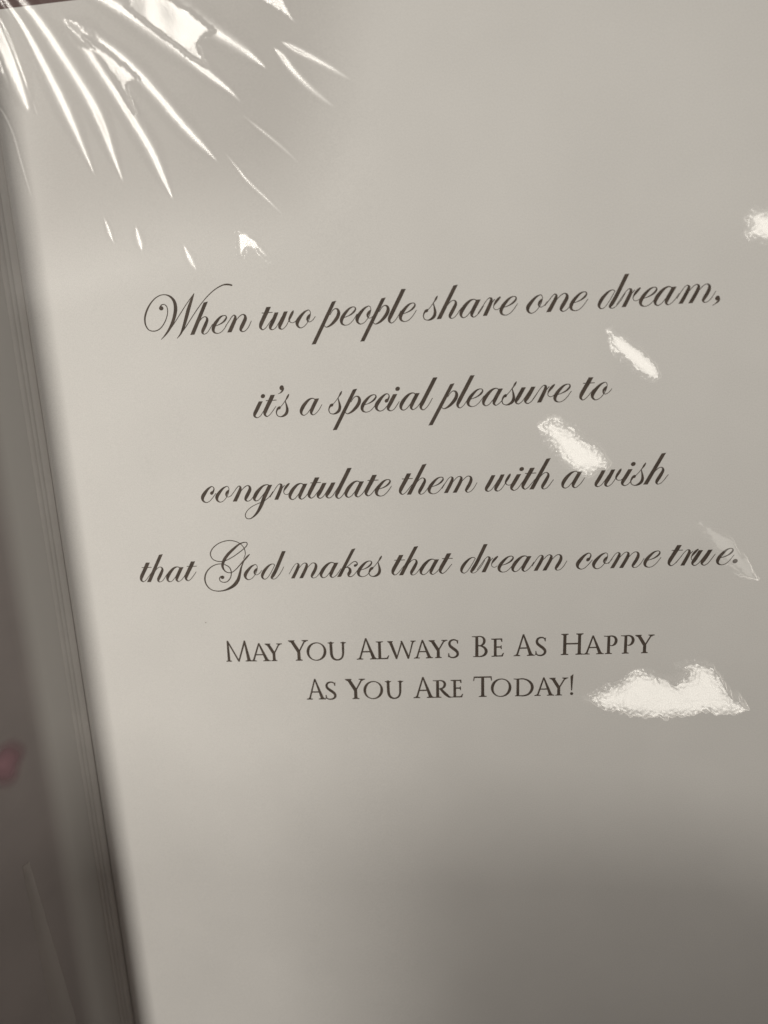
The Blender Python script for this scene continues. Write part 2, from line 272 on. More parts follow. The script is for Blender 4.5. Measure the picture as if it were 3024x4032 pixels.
# ------------------------------------------------------------------ the printed verse
DATA = json.loads(r'''{"GL":{"h":[["P",[[2.902,5.743],[3.722,5.867],[0.42,-0.01],[-0.388,-0.009]]],["S",[[1.249,1.688,0.084],[1.837,2.514,0.1],[2.444,3.044,0.117],[2.916,3.143,0.134],[3.19,2.899,0.3],[3.208,2.508,0.468],[2.935,1.941,0.602],[2.503,1.202,0.636],[2.126,0.573,0.57],[2.06,0.201,0.336],[2.319,-0.028,0.134],[2.829,0.12,0.101],[3.387,0.658,0.1],[3.88,1.312,0.1],[4.179,1.7,0.084]],0,0]],"a":[["S",[[-0.808,-0.34,0.142],[-0.911,-0.074,0.142],[-1.257,0.049,0.159],[-1.856,-0.111,0.319],[-2.62,-0.733,0.569],[-3.316,-1.605,0.677],[-3.644,-2.323,0.571],[-3.58,-2.835,0.303],[-3.206,-3.082,0.143],[-2.652,-2.864,0.107],[-2.008,-2.196,0.107],[-1.271,-1.239,0.107],[-0.671,-0.399,0.106]],0,0],["S",[[-0.357,-0.033,0.673],[-0.808,-0.792,0.674],[-1.261,-1.553,0.675],[-1.621,-2.269,0.64],[-1.714,-2.754,0.392],[-1.383,-3.086,0.142],[-0.771,-2.785,0.107],[-0.19,-2.202,0.106],[0.471,-1.242,0.089]],1,0]],"n":[["S",[[-0.611,1.153,0.089],[0.161,2.049,0.106],[0.811,2.814,0.124],[1.247,3.072,0.159],[1.447,2.775,0.389],[1.279,2.181,0.602],[0.862,1.416,0.674],[0.016,-0.018,0.712]],0,1],["S",[[0.933,1.243,0.089],[1.796,2.367,0.106],[2.567,2.973,0.141],[3.003,3.079,0.159],[3.3,2.86,0.353],[3.334,2.322,0.6],[2.919,1.542,0.671],[2.432,0.764,0.637],[2.243,0.303,0.425],[2.529,-0.035,0.159],[3.073,0.067,0.106],[3.756,0.683,0.106],[4.432,1.784,0.088]],0,0]],"e":[["S",[[-0.18,1.376,0.085],[0.56,1.593,0.135],[1.254,1.91,0.22],[1.835,2.364,0.304],[2.127,2.803,0.236],[2.042,3.118,0.152],[1.692,3.206,0.135],[1.092,3.015,0.27],[0.295,2.33,0.507],[-0.378,1.487,0.643],[-0.652,0.814,0.577],[-0.528,0.296,0.339],[0.001,0.016,0.136],[0.686,0.123,0.102],[1.481,0.748,0.101],[2.351,1.89,0.084]],0,0]],"t":[["S",[[-0.458,-0.053,0.76],[-1.009,-1.048,0.762],[-1.66,-2.133,0.728],[-2.215,-3.117,0.693],[-2.353,-3.698,0.438],[-1.985,-4.117,0.164],[-1.414,-3.846,0.109],[-0.756,-3.14,0.109],[-0.032,-2.274,0.091]],1,0],["S",[[-1.831,-1.086,0.127],[-0.831,-1.091,0.127],[0.134,-1.078,0.127]],0,0]],"w":[["S",[[-0.332,-0.056,0.66],[-0.774,-0.908,0.679],[-1.343,-1.882,0.68],[-1.748,-2.562,0.594],[-1.777,-2.937,0.367],[-1.399,-3.151,0.14],[-0.832,-2.889,0.105],[-0.163,-2.06,0.105],[0.546,-0.985,0.104]],1,0],["S",[[1.423,0.006,0.659],[0.965,-0.898,0.677],[0.417,-1.871,0.679],[0.032,-2.569,0.593],[0.021,-2.963,0.366],[0.416,-3.177,0.139],[1.036,-2.828,0.104],[1.575,-2.155,0.104],[2.029,-1.409,0.104]],1,0],["S",[[2.844,0.012,0.173],[2.718,-0.196,0.381],[2.411,-0.679,0.485],[2.086,-1.198,0.416],[1.919,-1.635,0.243],[2.152,-2.02,0.122],[2.636,-2.113,0.104],[3.111,-1.885,0.104],[3.414,-1.542,0.087]],0,0]],"s":[["S",[[0.0,0.0,0.167],[-0.235,-0.39,0.318],[-0.541,-0.858,0.184],[-0.773,-1.152,0.117],[-1.235,-1.709,0.101],[-1.765,-2.263,0.101]],0,0],["S",[[-0.769,-1.071,0.101],[-0.72,-1.464,0.168],[-0.583,-2.157,0.319],[-0.531,-2.879,0.504],[-0.746,-3.52,0.539],[-1.306,-3.977,0.371],[-1.955,-4.134,0.152],[-2.518,-3.902,0.135],[-2.694,-3.35,0.169],[-2.498,-2.789,0.27],[-2.178,-2.433,0.404],[-1.936,-2.317,0.336]],0,0],["D",-2.078,-2.472,0.32,0.252,30]],"p":[["P",[[-0.799,-0.113],[0.0,0.0],[-4.442,-7.591],[-5.232,-7.628]]],["S",[[-1.354,-2.469,0.086],[-0.741,-1.648,0.12],[-0.258,-1.414,0.155],[0.143,-1.572,0.343],[0.311,-2.11,0.567],[0.049,-2.871,0.636],[-0.578,-3.644,0.569],[-1.407,-4.324,0.345],[-2.192,-4.626,0.138],[-2.521,-4.389,0.104],[-2.567,-4.087,0.104]],0,0]],"l":[["S",[[-0.424,-0.053,0.706],[-1.375,-1.729,0.709],[-2.386,-3.461,0.711],[-3.085,-4.698,0.696],[-3.376,-5.306,0.51],[-3.331,-5.704,0.306],[-2.953,-5.958,0.136],[-2.372,-5.615,0.102],[-1.788,-4.91,0.102],[-1.137,-3.867,0.085]],1,0]],"o":[["S",[[1.69,3.175,0.121],[1.004,2.853,0.312],[-0.038,1.838,0.626],[-0.542,1.036,0.662],[-0.506,0.432,0.383],[-0.032,0.035,0.157],[0.646,0.211,0.104],[1.482,1.045,0.104],[1.978,2.012,0.104],[2.101,2.668,0.104],[1.943,3.076,0.104],[1.656,3.177,0.121]],0,0],["S",[[1.993,2.41,0.104],[1.819,2.188,0.312],[1.546,1.823,0.433],[1.396,1.483,0.312],[1.487,1.111,0.139],[1.862,1.005,0.104],[2.444,1.318,0.104],[2.942,1.902,0.086]],0,0]],"r":[["S",[[-1.216,0.531,0.083],[-0.311,1.742,0.1],[0.416,2.7,0.1],[0.925,3.103,0.133],[1.253,2.97,0.364],[1.203,2.408,0.58],[0.812,1.542,0.648],[0.017,-0.001,0.666]],0,1],["S",[[0.93,1.583,0.083],[1.397,2.234,0.099],[1.877,2.801,0.132]],0,0],["S",[[2.845,3.11,0.231],[2.505,2.793,0.414],[2.044,2.274,0.398],[1.732,1.792,0.182],[1.638,1.409,0.1],[1.827,1.057,0.1],[2.239,0.95,0.1],[2.744,1.21,0.083]],0,0]],"d":[["S",[[-2.547,-2.881,0.113],[-2.709,-2.696,0.113],[-3.079,-2.656,0.145],[-3.642,-2.922,0.291],[-4.48,-3.712,0.55],[-5.061,-4.521,0.616],[-5.304,-5.177,0.487],[-5.191,-5.601,0.26],[-4.801,-5.802,0.13],[-4.315,-5.56,0.097],[-3.67,-4.8,0.097],[-2.947,-3.65,0.097],[-2.499,-2.884,0.097]],0,0],["S",[[-0.399,-0.052,0.673],[-1.394,-2.036,0.676],[-2.381,-3.957,0.679],[-3.103,-5.108,0.648],[-3.376,-5.523,0.422],[-3.165,-5.808,0.146],[-2.696,-5.774,0.097],[-2.1,-5.299,0.097],[-1.395,-4.466,0.097],[-0.695,-3.317,0.081]],1,0]],"m":[["S",[[-0.641,0.945,0.08],[0.082,2.069,0.096],[0.745,2.908,0.095],[1.168,3.117,0.127],[1.411,2.865,0.381],[1.221,2.201,0.589],[0.857,1.482,0.621],[0.016,-0.001,0.639]],0,1],["S",[[0.937,1.445,0.08],[1.739,2.419,0.095],[2.435,3.05,0.111],[2.827,3.135,0.143],[3.087,2.883,0.381],[2.947,2.216,0.587],[2.585,1.498,0.62],[1.719,-0.013,0.638]],0,1],["S",[[2.65,1.462,0.079],[3.477,2.464,0.095],[4.171,3.048,0.111],[4.563,3.116,0.142],[4.902,2.859,0.348],[4.934,2.323,0.554],[4.624,1.557,0.603],[4.111,0.722,0.572],[3.916,0.339,0.382],[4.1,-0.005,0.143],[4.652,0.055,0.095],[5.301,0.599,0.095],[6.054,1.78,0.079]],0,0]],"i":[["S",[[-0.366,-0.051,0.684],[-0.838,-0.834,0.703],[-1.377,-1.721,0.704],[-1.788,-2.406,0.615],[-1.847,-2.827,0.38],[-1.406,-3.149,0.145],[-0.783,-2.897,0.108],[-0.17,-2.169,0.108],[0.311,-1.49,0.09]],1,0],["D",0.14,0.902,0.449,0.377,30]],"u":[["S",[[-0.349,-0.058,0.688],[-0.873,-0.965,0.707],[-1.499,-1.999,0.691],[-1.833,-2.535,0.51],[-1.804,-2.867,0.255],[-1.419,-3.066,0.146],[-0.75,-2.671,0.109],[-0.002,-1.695,0.109],[0.71,-0.685,0.109]],1,0],["S",[[1.41,-0.042,0.686],[0.847,-1.037,0.706],[0.228,-2.015,0.689],[-0.103,-2.55,0.508],[-0.056,-2.882,0.254],[0.348,-3.082,0.145],[0.974,-2.741,0.109],[1.675,-1.856,0.109],[2.322,-0.935,0.09]],1,0]],"c":[["D",1.345,1.906,0.413,0.319,45],["S",[[1.568,2.046,0.338],[1.86,2.647,0.206],[1.773,3.058,0.131],[1.411,3.183,0.169],[0.749,2.82,0.375],[-0.128,1.888,0.678],[-0.656,1.07,0.679],[-0.616,0.415,0.377],[-0.054,0.021,0.151],[0.588,0.184,0.113],[1.429,0.954,0.113],[2.143,1.801,0.094]],0,0]],"g":[["S",[[-0.54,-0.253,0.129],[-0.742,-0.043,0.129],[-1.108,-0.01,0.166],[-1.773,-0.203,0.295],[-2.842,-1.117,0.629],[-3.587,-2.103,0.704],[-3.835,-2.741,0.52],[-3.63,-3.119,0.223],[-3.163,-3.1,0.13],[-2.248,-2.284,0.111],[-1.204,-1.035,0.111],[-0.543,-0.29,0.11]],0,0],["S",[[-0.374,-0.058,0.699],[-1.034,-1.189,0.719],[-1.809,-2.542,0.721],[-2.569,-4.088,0.668],[-3.423,-5.415,0.484],[-4.272,-6.263,0.261],[-5.103,-6.72,0.15],[-5.75,-6.622,0.131],[-5.994,-6.051,0.131],[-5.546,-5.132,0.112],[-4.49,-4.294,0.112],[-3.223,-3.729,0.111],[-1.971,-3.276,0.111],[-0.882,-2.541,0.111],[0.054,-1.416,0.092]],1,0]],"k":[["P",[[2.928,5.624],[3.691,5.786],[0.392,0.026],[-0.394,-0.046]]],["S",[[1.273,1.719,0.111],[2.049,2.246,0.111],[2.888,2.903,0.129],[3.398,3.095,0.147],[3.77,2.874,0.184],[3.798,2.475,0.221],[3.522,2.199,0.258]],0,0],["D",3.415,2.259,0.313,0.258,30],["S",[[1.315,1.794,0.111],[1.842,1.93,0.148],[2.246,1.631,0.406],[2.281,1.058,0.591],[1.964,0.495,0.554],[1.956,0.112,0.259],[2.372,-0.034,0.148],[3.028,0.366,0.111],[3.83,1.295,0.092]],0,0]],"@W":[["D",0.0,0.0,0.433,0.397,0],["S",[[-0.189,0.231,0.217],[0.11,0.583,0.162],[0.592,0.669,0.144],[1.058,0.337,0.144],[1.204,-0.532,0.144],[0.856,-1.727,0.145],[0.038,-3.034,0.163],[-0.884,-3.829,0.164],[-1.926,-4.107,0.164],[-2.901,-3.842,0.164],[-3.432,-2.99,0.219],[-3.477,-1.795,0.291],[-3.011,-0.467,0.309],[-2.001,0.988,0.217],[-0.781,2.001,0.162],[0.358,2.413,0.144],[1.308,2.35,0.179],[2.154,1.893,0.359],[2.715,1.019,0.574],[2.806,-0.162,0.683],[2.463,-1.489,0.648],[1.849,-2.806,0.56],[0.961,-4.112,0.399],[0.055,-5.082,0.218],[-0.682,-5.706,0.073]],0,0],["S",[[-0.682,-5.706,0.091],[0.673,-4.521,0.127],[2.135,-2.993,0.126],[3.617,-1.224,0.126],[5.087,0.531,0.125],[6.706,2.263,0.089]],0,0],["S",[[6.684,2.231,0.107],[6.092,1.136,0.428],[5.382,-0.327,0.644],[4.629,-2.132,0.646],[3.983,-3.616,0.504],[3.269,-4.883,0.271],[2.481,-5.689,0.072]],0,0],["S",[[2.481,-5.689,0.091],[3.99,-4.16,0.126],[5.459,-2.437,0.126],[7.021,-0.599,0.125],[8.542,0.977,0.124],[9.919,2.135,0.142],[11.252,2.959,0.159],[12.542,3.435,0.211],[13.425,3.443,0.281],[14.061,3.285,0.263]],0,0]],"@,":[["D",0.0,0.0,0.428,0.349,50],["S",[[0.24,-0.11,0.412],[0.203,-0.423,0.349],[-0.163,-0.827,0.175],[-0.784,-1.215,0.048]],0,0]],"@'":[["D",0.0,0.0,0.481,0.392,60],["S",[[0.237,-0.151,0.427],[0.156,-0.459,0.356],[-0.203,-0.874,0.196],[-0.765,-1.14,0.054]],0,0]],"@G":[["S",[[0.0,0.0,0.095],[0.418,0.947,0.133],[0.259,2.195,0.132],[-0.584,3.232,0.132],[-2.044,3.793,0.151],[-3.57,3.746,0.152],[-5.16,3.146,0.152],[-6.383,2.111,0.172],[-6.825,1.066,0.172],[-6.452,0.091,0.153],[-5.358,-0.442,0.153],[-4.007,-0.364,0.153],[-2.406,0.321,0.152],[-0.778,1.328,0.152],[0.453,2.246,0.151],[0.99,2.877,0.151],[0.937,3.297,0.151],[0.472,3.37,0.17],[-0.505,3.077,0.265],[-1.837,2.126,0.474],[-3.265,0.865,0.59],[-4.247,-0.454,0.611],[-4.564,-1.45,0.498],[-4.308,-2.29,0.268],[-3.691,-2.812,0.172],[-2.83,-2.835,0.153],[-1.909,-2.259,0.153],[-0.848,-1.227,0.19],[0.208,-0.198,0.303],[0.906,0.51,0.284],[1.301,0.862,0.113]],0,0],["S",[[0.037,-0.386,0.152],[-0.649,-1.715,0.266],[-1.091,-3.057,0.477],[-1.612,-4.403,0.67],[-2.426,-5.415,0.69],[-3.462,-6.113,0.5],[-4.668,-6.574,0.27],[-6.232,-6.713,0.174],[-7.545,-6.309,0.174],[-8.393,-5.208,0.232],[-8.541,-3.932,0.271],[-8.002,-2.58,0.231],[-6.818,-1.485,0.173],[-5.419,-1.001,0.153],[-4.089,-1.135,0.153],[-3.11,-1.839,0.172],[-2.877,-2.911,0.172],[-3.247,-4.068,0.173],[-3.995,-4.77,0.173],[-4.776,-4.867,0.154],[-5.377,-4.54,0.154],[-5.451,-3.972,0.154],[-5.119,-3.571,0.154]],0,0],["D",-4.836,-3.812,0.403,0.365,0]],"@.":[["D",0.0,0.0,0.487,0.423,30]]},"WORDS":[["script","When",[["@W",-40.02,41.03],["h",-34.53,35.81],["e",-29.69,35.75],["n",-27.27,35.83]]],["script","two",[["t",-18.82,40.02],["w",-17.53,38.94],["o",-13.58,35.77]]],["script","people",[["p",-6.49,40.26],["e",-5.14,35.75],["o",-2.27,35.77],["p",2.71,40.26],["l",6.49,41.59],["e",5.86,35.75]]],["script","share",[["s",12.14,39.87],["h",12.23,35.81],["a",19.96,38.85],["r",20.61,35.86],["e",24.22,35.75]]],["script","one",[["o",28.96,35.77],["n",32.07,35.83],["e",36.74,35.75]]],["script","dream,",[["d",46.38,41.61],["r",45.4,35.86],["e",49.01,35.75],["a",54.56,38.85],["m",55.31,35.81],["@,",61.68,36.4]]],["script","it's",[["i",-22.07,22.67],["t",-19.53,23.78],["@'",-18.15,24.97],["s",-16.89,23.63]]],["script","a",[["a",-11.1,22.61]]],["script","special",[["s",-6.68,23.63],["p",-3.68,24.02],["e",-2.34,19.51],["c",0.42,19.57],["i",3.82,22.67],["a",8.04,22.61],["l",11.54,25.35]]],["script","pleasure",[["p",14.65,24.02],["l",18.45,25.35],["e",17.67,19.51],["a",23.54,22.61],["s",26.03,23.63],["u",27.74,22.63],["r",30.12,19.62],["e",33.69,19.51]]],["script","to",[["t",40.1,23.78],["o",40.44,19.53]]],["script","congratulate",[["c",-35.4,3.24],["o",-32.59,3.2],["n",-29.59,3.26],["g",-21.73,6.37],["r",-21.17,3.29],["a",-14.72,6.28],["t",-12.2,7.45],["u",-10.95,6.3],["l",-5.76,9.02],["a",-3.59,6.28],["t",-0.95,7.45],["e",-0.62,3.18]]],["script","them",[["t",5.74,7.45],["h",5.01,3.24],["e",9.62,3.18],["m",12.13,3.24]]],["script","with",[["w",21.68,6.37],["i",26.54,6.34],["t",29.18,7.45],["h",28.43,3.24]]],["script","a",[["a",37.96,6.28]]],["script","wish",[["w",42.29,6.37],["i",47.23,6.34],["s",49.62,7.3],["h",49.6,3.24]]],["script","that",[["t",-48.7,-8.75],["h",-49.47,-12.96],["a",-41.74,-9.92],["t",-39.1,-8.75]]],["script","God",[["@G",-28.93,-8.52],["o",-28.41,-13.0],["d",-20.17,-7.16]]],["script","makes",[["m",-19.25,-12.96],["a",-9.76,-9.92],["k",-9.8,-12.91],["e",-5.22,-13.02],["s",-1.04,-8.9]]],["script","that",[["t",3.35,-8.75],["h",2.6,-12.96],["a",10.24,-9.92],["t",12.75,-8.75]]],["script","dream",[["d",19.86,-7.16],["r",18.82,-12.91],["e",22.54,-13.02],["a",28.19,-9.92],["m",28.91,-12.96]]],["script","come",[["c",37.67,-12.96],["o",40.62,-13.0],["m",43.52,-12.96],["e",50.37,-13.02]]],["script","true.",[["t",56.59,-8.75],["r",56.72,-12.91],["u",60.46,-9.9],["e",63.9,-13.02],["@.",66.49,-12.37]]],["caps","May",[["M",-34.81,-29.02,-30.63,1],["A",-29.66,-25.41,-30.63,0],["Y",-26.43,-22.88,-30.63,0]]],["caps","You",[["Y",-21.48,-17.38,-30.63,1],["O",-17.76,-13.64,-30.63,0],["U",-13.26,-9.51,-30.63,0]]],["caps","Always",[["A",-7.4,-3.12,-30.63,1],["L",-3.47,-0.76,-30.63,0],["W",-1.04,4.63,-30.63,0],["A",4.3,8.11,-30.63,0],["Y",7.34,11.04,-30.63,0],["S",11.19,13.39,-30.63,0]]],["caps","Be",[["B",16.06,19.18,-30.63,1],["E",19.86,22.33,-30.63,0]]],["caps","As",[["A",24.34,28.43,-30.63,1],["S",28.57,30.78,-30.63,0]]],["caps","Happy",[["H",33.55,37.95,-30.63,1],["A",38.01,41.98,-30.63,0],["P",42.0,44.68,-30.63,0],["P",45.28,47.95,-30.63,0],["Y",48.0,51.63,-30.63,0]]],["caps","As",[["A",-18.47,-14.46,-39.32,1],["S",-14.53,-12.18,-39.32,0]]],["caps","You",[["Y",-10.28,-6.16,-39.32,1],["O",-6.55,-2.48,-39.32,0],["U",-2.02,1.73,-39.32,0]]],["caps","Are",[["A",3.81,8.05,-39.32,1],["R",7.81,11.62,-39.32,0],["E",11.43,13.86,-39.32,0]]],["caps","Today!",[["T",15.98,19.7,-39.32,1],["O",19.51,23.64,-39.32,0],["D",24.16,28.15,-39.32,0],["A",28.3,32.18,-39.32,0],["Y",31.23,34.88,-39.32,0],["!",35.23,35.85,-39.32,2]]]]}''')
GL = DATA['GL']
exec_caps = None
CAPG = {'A': (1.0, [('P', [(0.43, 1.03), (0.49, 1.03), (0.19, 0.03), (0.115, 0.03)]), ('P', [(0.43, 1.03), (0.485, 1.03), (0.9, 0.03), (0.745, 0.03)]), ('P', [(0.24, 0.35), (0.72, 0.35), (0.7, 0.4), (0.26, 0.4)]), ('P', [(0.0, 0), (0.3, 0), (0.3, 0.028), (0.21, 0.0455), (0.19, 0.085), (0.11, 0.085), (0.09, 0.0455), (0.0, 0.028)]), ('P', [(0.64, 0), (1.0, 0), (1.0, 0.028), (0.92, 0.0455), (0.9, 0.085), (0.74, 0.085), (0.72, 0.0455), (0.64, 0.028)])]), 'M': (1.36, [('P', [(0.085, 1.0), (0.16, 0.98), (0.185, 0.03), (0.07, 0.03)]), ('P', [(0.08, 1.03), (0.14, 1.03), (0.66, 0.0), (0.6, 0.0), (0.555, 0.08)]), ('P', [(0.59, 0.0), (0.65, 0.0), (0.985, 0.93), (0.965, 1.02), (0.93, 1.0)]), ('P', [(0.93, 1.03), (0.99, 1.03), (1.21, 0.03), (1.06, 0.03)]), ('P', [(0.0, 0), (0.26, 0), (0.26, 0.028), (0.1925, 0.0455), (0.1725, 0.085), (0.0875, 0.085), (0.0675, 0.0455), (0.0, 0.028)]), ('P', [(0.97, 0), (1.29, 0), (1.29, 0.028), (1.225, 0.0455), (1.205, 0.085), (1.055, 0.085), (1.035, 0.0455), (0.97, 0.028)])]), 'Y': (0.98, [('P', [(0.07, 1.0), (0.24, 1.0), (0.565, 0.47), (0.565, 0.4), (0.43, 0.4)]), ('P', [(0.8, 1.0), (0.87, 1.0), (0.56, 0.46), (0.5, 0.46)]), ('P', [(0.43, 0.48), (0.565, 0.48), (0.57, 0.03), (0.425, 0.03)]), ('P', [(0.335, 0), (0.665, 0), (0.665, 0.028), (0.59, 0.0455), (0.57, 0.085), (0.43, 0.085), (0.41, 0.0455), (0.335, 0.028)]), ('P', [(0.0, 1.0), (0.31, 1.0), (0.31, 0.972), (0.26, 0.9545), (0.24, 0.915), (0.07, 0.915), (0.05, 0.9545), (0.0, 0.972)]), ('P', [(0.68, 1.0), (0.98, 1.0), (0.98, 0.972), (0.89, 0.9545), (0.87, 0.915), (0.79, 0.915), (0.77, 0.9545), (0.68, 0.972)])]), 'O': (1.13, [('O', 0.565, 0.5, 0.565, 0.53)]), 'U': (1.05, [('S', [(0.17, 0.98, 0.15), (0.175, 0.55, 0.15), (0.19, 0.3, 0.15), (0.26, 0.12, 0.13), (0.38, 0.03, 0.1), (0.52, 0.0, 0.075), (0.67, 0.035, 0.08), (0.79, 0.14, 0.09), (0.85, 0.32, 0.105), (0.865, 0.6, 0.115), (0.87, 0.98, 0.115)], 0, 0), ('P', [(0.0, 1.0), (0.34, 1.0), (0.34, 0.972), (0.265, 0.9545), (0.245, 0.915), (0.095, 0.915), (0.075, 0.9545), (0.0, 0.972)]), ('P', [(0.735, 1.0), (1.035, 1.0), (1.035, 0.972), (0.96, 0.9545), (0.94, 0.915), (0.83, 0.915), (0.81, 0.9545), (0.735, 0.972)])]), 'L': (0.76, [('P', [(0.15, 0.02), (0.3, 0.02), (0.29, 0.98), (0.16, 0.98)]), ('P', [(0.025, 1.0), (0.425, 1.0), (0.425, 0.972), (0.315, 0.9545), (0.295, 0.915), (0.155, 0.915), (0.135, 0.9545), (0.025, 0.972)]), ('P', [(0.02, 0), (0.68, 0), (0.76, 0.2), (0.73, 0.2), (0.62, 0.06), (0.3, 0.05), (0.02, 0.03)])]), 'W': (1.6, [('P', [(0.07, 1), (0.23, 1), (0.555, 0.1), (0.53, -0.01), (0.47, -0.01)]), ('P', [(0.49, 0.0), (0.53, -0.01), (0.83, 0.86), (0.8, 1.0), (0.77, 0.9)]), ('P', [(0.76, 1.0), (0.84, 1.0), (1.24, 0.08), (1.21, -0.01), (1.15, -0.01)]), ('P', [(1.17, 0), (1.21, -0.01), (1.5, 1), (1.43, 1)]), ('P', [(0.0, 1.0), (0.3, 1.0), (0.3, 0.972), (0.25, 0.9545), (0.23, 0.915), (0.07, 0.915), (0.05, 0.9545), (0.0, 0.972)]), ('P', [(1.33, 1.0), (1.61, 1.0), (1.61, 0.972), (1.53, 0.9545), (1.51, 0.915), (1.43, 0.915), (1.41, 0.9545), (1.33, 0.972)])]), 'S': (0.64, [('S', [(0.56, 0.8, 0.04), (0.545, 0.9, 0.05), (0.44, 0.985, 0.065), (0.3, 1.0, 0.075), (0.15, 0.94, 0.1), (0.085, 0.8, 0.12), (0.13, 0.66, 0.14), (0.28, 0.53, 0.155), (0.44, 0.41, 0.155), (0.55, 0.28, 0.14), (0.545, 0.13, 0.12), (0.43, 0.03, 0.09), (0.28, 0.0, 0.07), (0.13, 0.03, 0.06), (0.05, 0.12, 0.05), (0.03, 0.24, 0.03)], 0, 0), ('P', [(0.535, 0.8), (0.575, 0.8), (0.59, 0.99), (0.52, 0.93)]), ('P', [(0.02, 0.24), (0.055, 0.24), (0.08, 0.06), (0.01, 0.03)])]), 'B': (0.76, [('P', [(0.15, 0.02), (0.29, 0.02), (0.28, 0.98), (0.16, 0.98)]), ('S', [(0.0, 0.985, 0.035), (0.2, 0.98, 0.05), (0.38, 0.985, 0.05), (0.52, 0.93, 0.08), (0.585, 0.79, 0.12), (0.54, 0.63, 0.11), (0.42, 0.55, 0.06), (0.27, 0.54, 0.05)], 0, 0), ('S', [(0.27, 0.55, 0.05), (0.45, 0.52, 0.07), (0.6, 0.43, 0.11), (0.675, 0.28, 0.145), (0.62, 0.12, 0.12), (0.46, 0.03, 0.07), (0.3, 0.02, 0.05), (0.06, 0.018, 0.035)], 0, 0)]), 'E': (0.7, [('P', [(0.15, 0.02), (0.29, 0.02), (0.285, 0.98), (0.155, 0.98)]), ('P', [(0.0, 1.0), (0.6, 1.0), (0.61, 0.83), (0.57, 0.83), (0.53, 0.95), (0.28, 0.95), (0.15, 0.94), (0.0, 0.97)]), ('P', [(0.28, 0.56), (0.5, 0.56), (0.57, 0.63), (0.58, 0.42), (0.55, 0.42), (0.52, 0.5), (0.28, 0.5)]), ('P', [(0.02, 0), (0.64, 0), (0.7, 0.19), (0.67, 0.19), (0.57, 0.055), (0.29, 0.05), (0.02, 0.03)])]), 'P': (0.8, [('P', [(0.19, 0.02), (0.34, 0.02), (0.335, 0.98), (0.195, 0.98)]), ('P', [(0.075, 0), (0.455, 0), (0.455, 0.028), (0.355, 0.0455), (0.335, 0.085), (0.195, 0.085), (0.175, 0.0455), (0.075, 0.028)]), ('S', [(0.0, 0.985, 0.035), (0.22, 0.975, 0.05), (0.42, 0.985, 0.06), (0.6, 0.92, 0.1), (0.69, 0.75, 0.145), (0.64, 0.57, 0.13), (0.52, 0.47, 0.07), (0.42, 0.45, 0.045), (0.36, 0.47, 0.03)], 0, 0)]), 'H': (1.12, [('P', [(0.13, 0.03), (0.275, 0.03), (0.27, 0.97), (0.135, 0.97)]), ('P', [(0.86, 0.03), (1.0, 0.03), (0.995, 0.97), (0.865, 0.97)]), ('P', [(0.26, 0.5), (0.87, 0.5), (0.87, 0.555), (0.26, 0.555)]), ('P', [(0.02, 0), (0.38, 0), (0.38, 0.028), (0.29, 0.0455), (0.27, 0.085), (0.13, 0.085), (0.11, 0.0455), (0.02, 0.028)]), ('P', [(0.75, 0), (1.11, 0), (1.11, 0.028), (1.02, 0.0455), (1.0, 0.085), (0.86, 0.085), (0.84, 0.0455), (0.75, 0.028)]), ('P', [(0.03, 1.0), (0.37, 1.0), (0.37, 0.972), (0.29, 0.9545), (0.27, 0.915), (0.13, 0.915), (0.11, 0.9545), (0.03, 0.972)]), ('P', [(0.77, 1.0), (1.11, 1.0), (1.11, 0.972), (1.03, 0.9545), (1.01, 0.915), (0.87, 0.915), (0.85, 0.9545), (0.77, 0.972)])]), 'R': (1.02, [('P', [(0.17, 0.02), (0.315, 0.02), (0.31, 0.98), (0.175, 0.98)]), ('P', [(0.055, 0), (0.435, 0), (0.435, 0.028), (0.335, 0.0455), (0.315, 0.085), (0.175, 0.085), (0.155, 0.0455), (0.055, 0.028)]), ('S', [(0.0, 0.985, 0.035), (0.2, 0.975, 0.05), (0.4, 0.985, 0.055), (0.57, 0.92, 0.1), (0.64, 0.77, 0.14), (0.58, 0.6, 0.11), (0.42, 0.51, 0.06), (0.29, 0.5, 0.05)], 0, 0), ('S', [(0.42, 0.5, 0.13), (0.56, 0.32, 0.15), (0.74, 0.14, 0.15), (0.88, 0.03, 0.09), (1.02, 0.01, 0.03)], 0, 0)]), 'T': (0.92, [('P', [(0.395, 0.03), (0.535, 0.03), (0.53, 0.97), (0.4, 0.97)]), ('P', [(0.275, 0), (0.655, 0), (0.655, 0.028), (0.555, 0.0455), (0.535, 0.085), (0.395, 0.085), (0.375, 0.0455), (0.275, 0.028)]), ('P', [(0.03, 1.0), (0.9, 1.0), (0.92, 0.8), (0.89, 0.8), (0.86, 0.945), (0.06, 0.945), (0.03, 0.8), (0, 0.8)])]), 'D': (1.16, [('P', [(0.15, 0.02), (0.295, 0.02), (0.29, 0.98), (0.155, 0.98)]), ('S', [(0.0, 0.985, 0.04), (0.22, 0.975, 0.055), (0.5, 0.985, 0.065), (0.76, 0.91, 0.085), (0.98, 0.73, 0.13), (1.06, 0.5, 0.155), (0.99, 0.26, 0.14), (0.8, 0.08, 0.095), (0.55, 0.015, 0.07), (0.3, 0.02, 0.055), (0.08, 0.015, 0.04)], 0, 0)]), '!': (0.18, [('P', [(0.035, 0.92), (0.15, 1.02), (0.105, 0.24), (0.075, 0.24)]), ('D', 0.095, 0.075, 0.075, 0.075, 0)])}
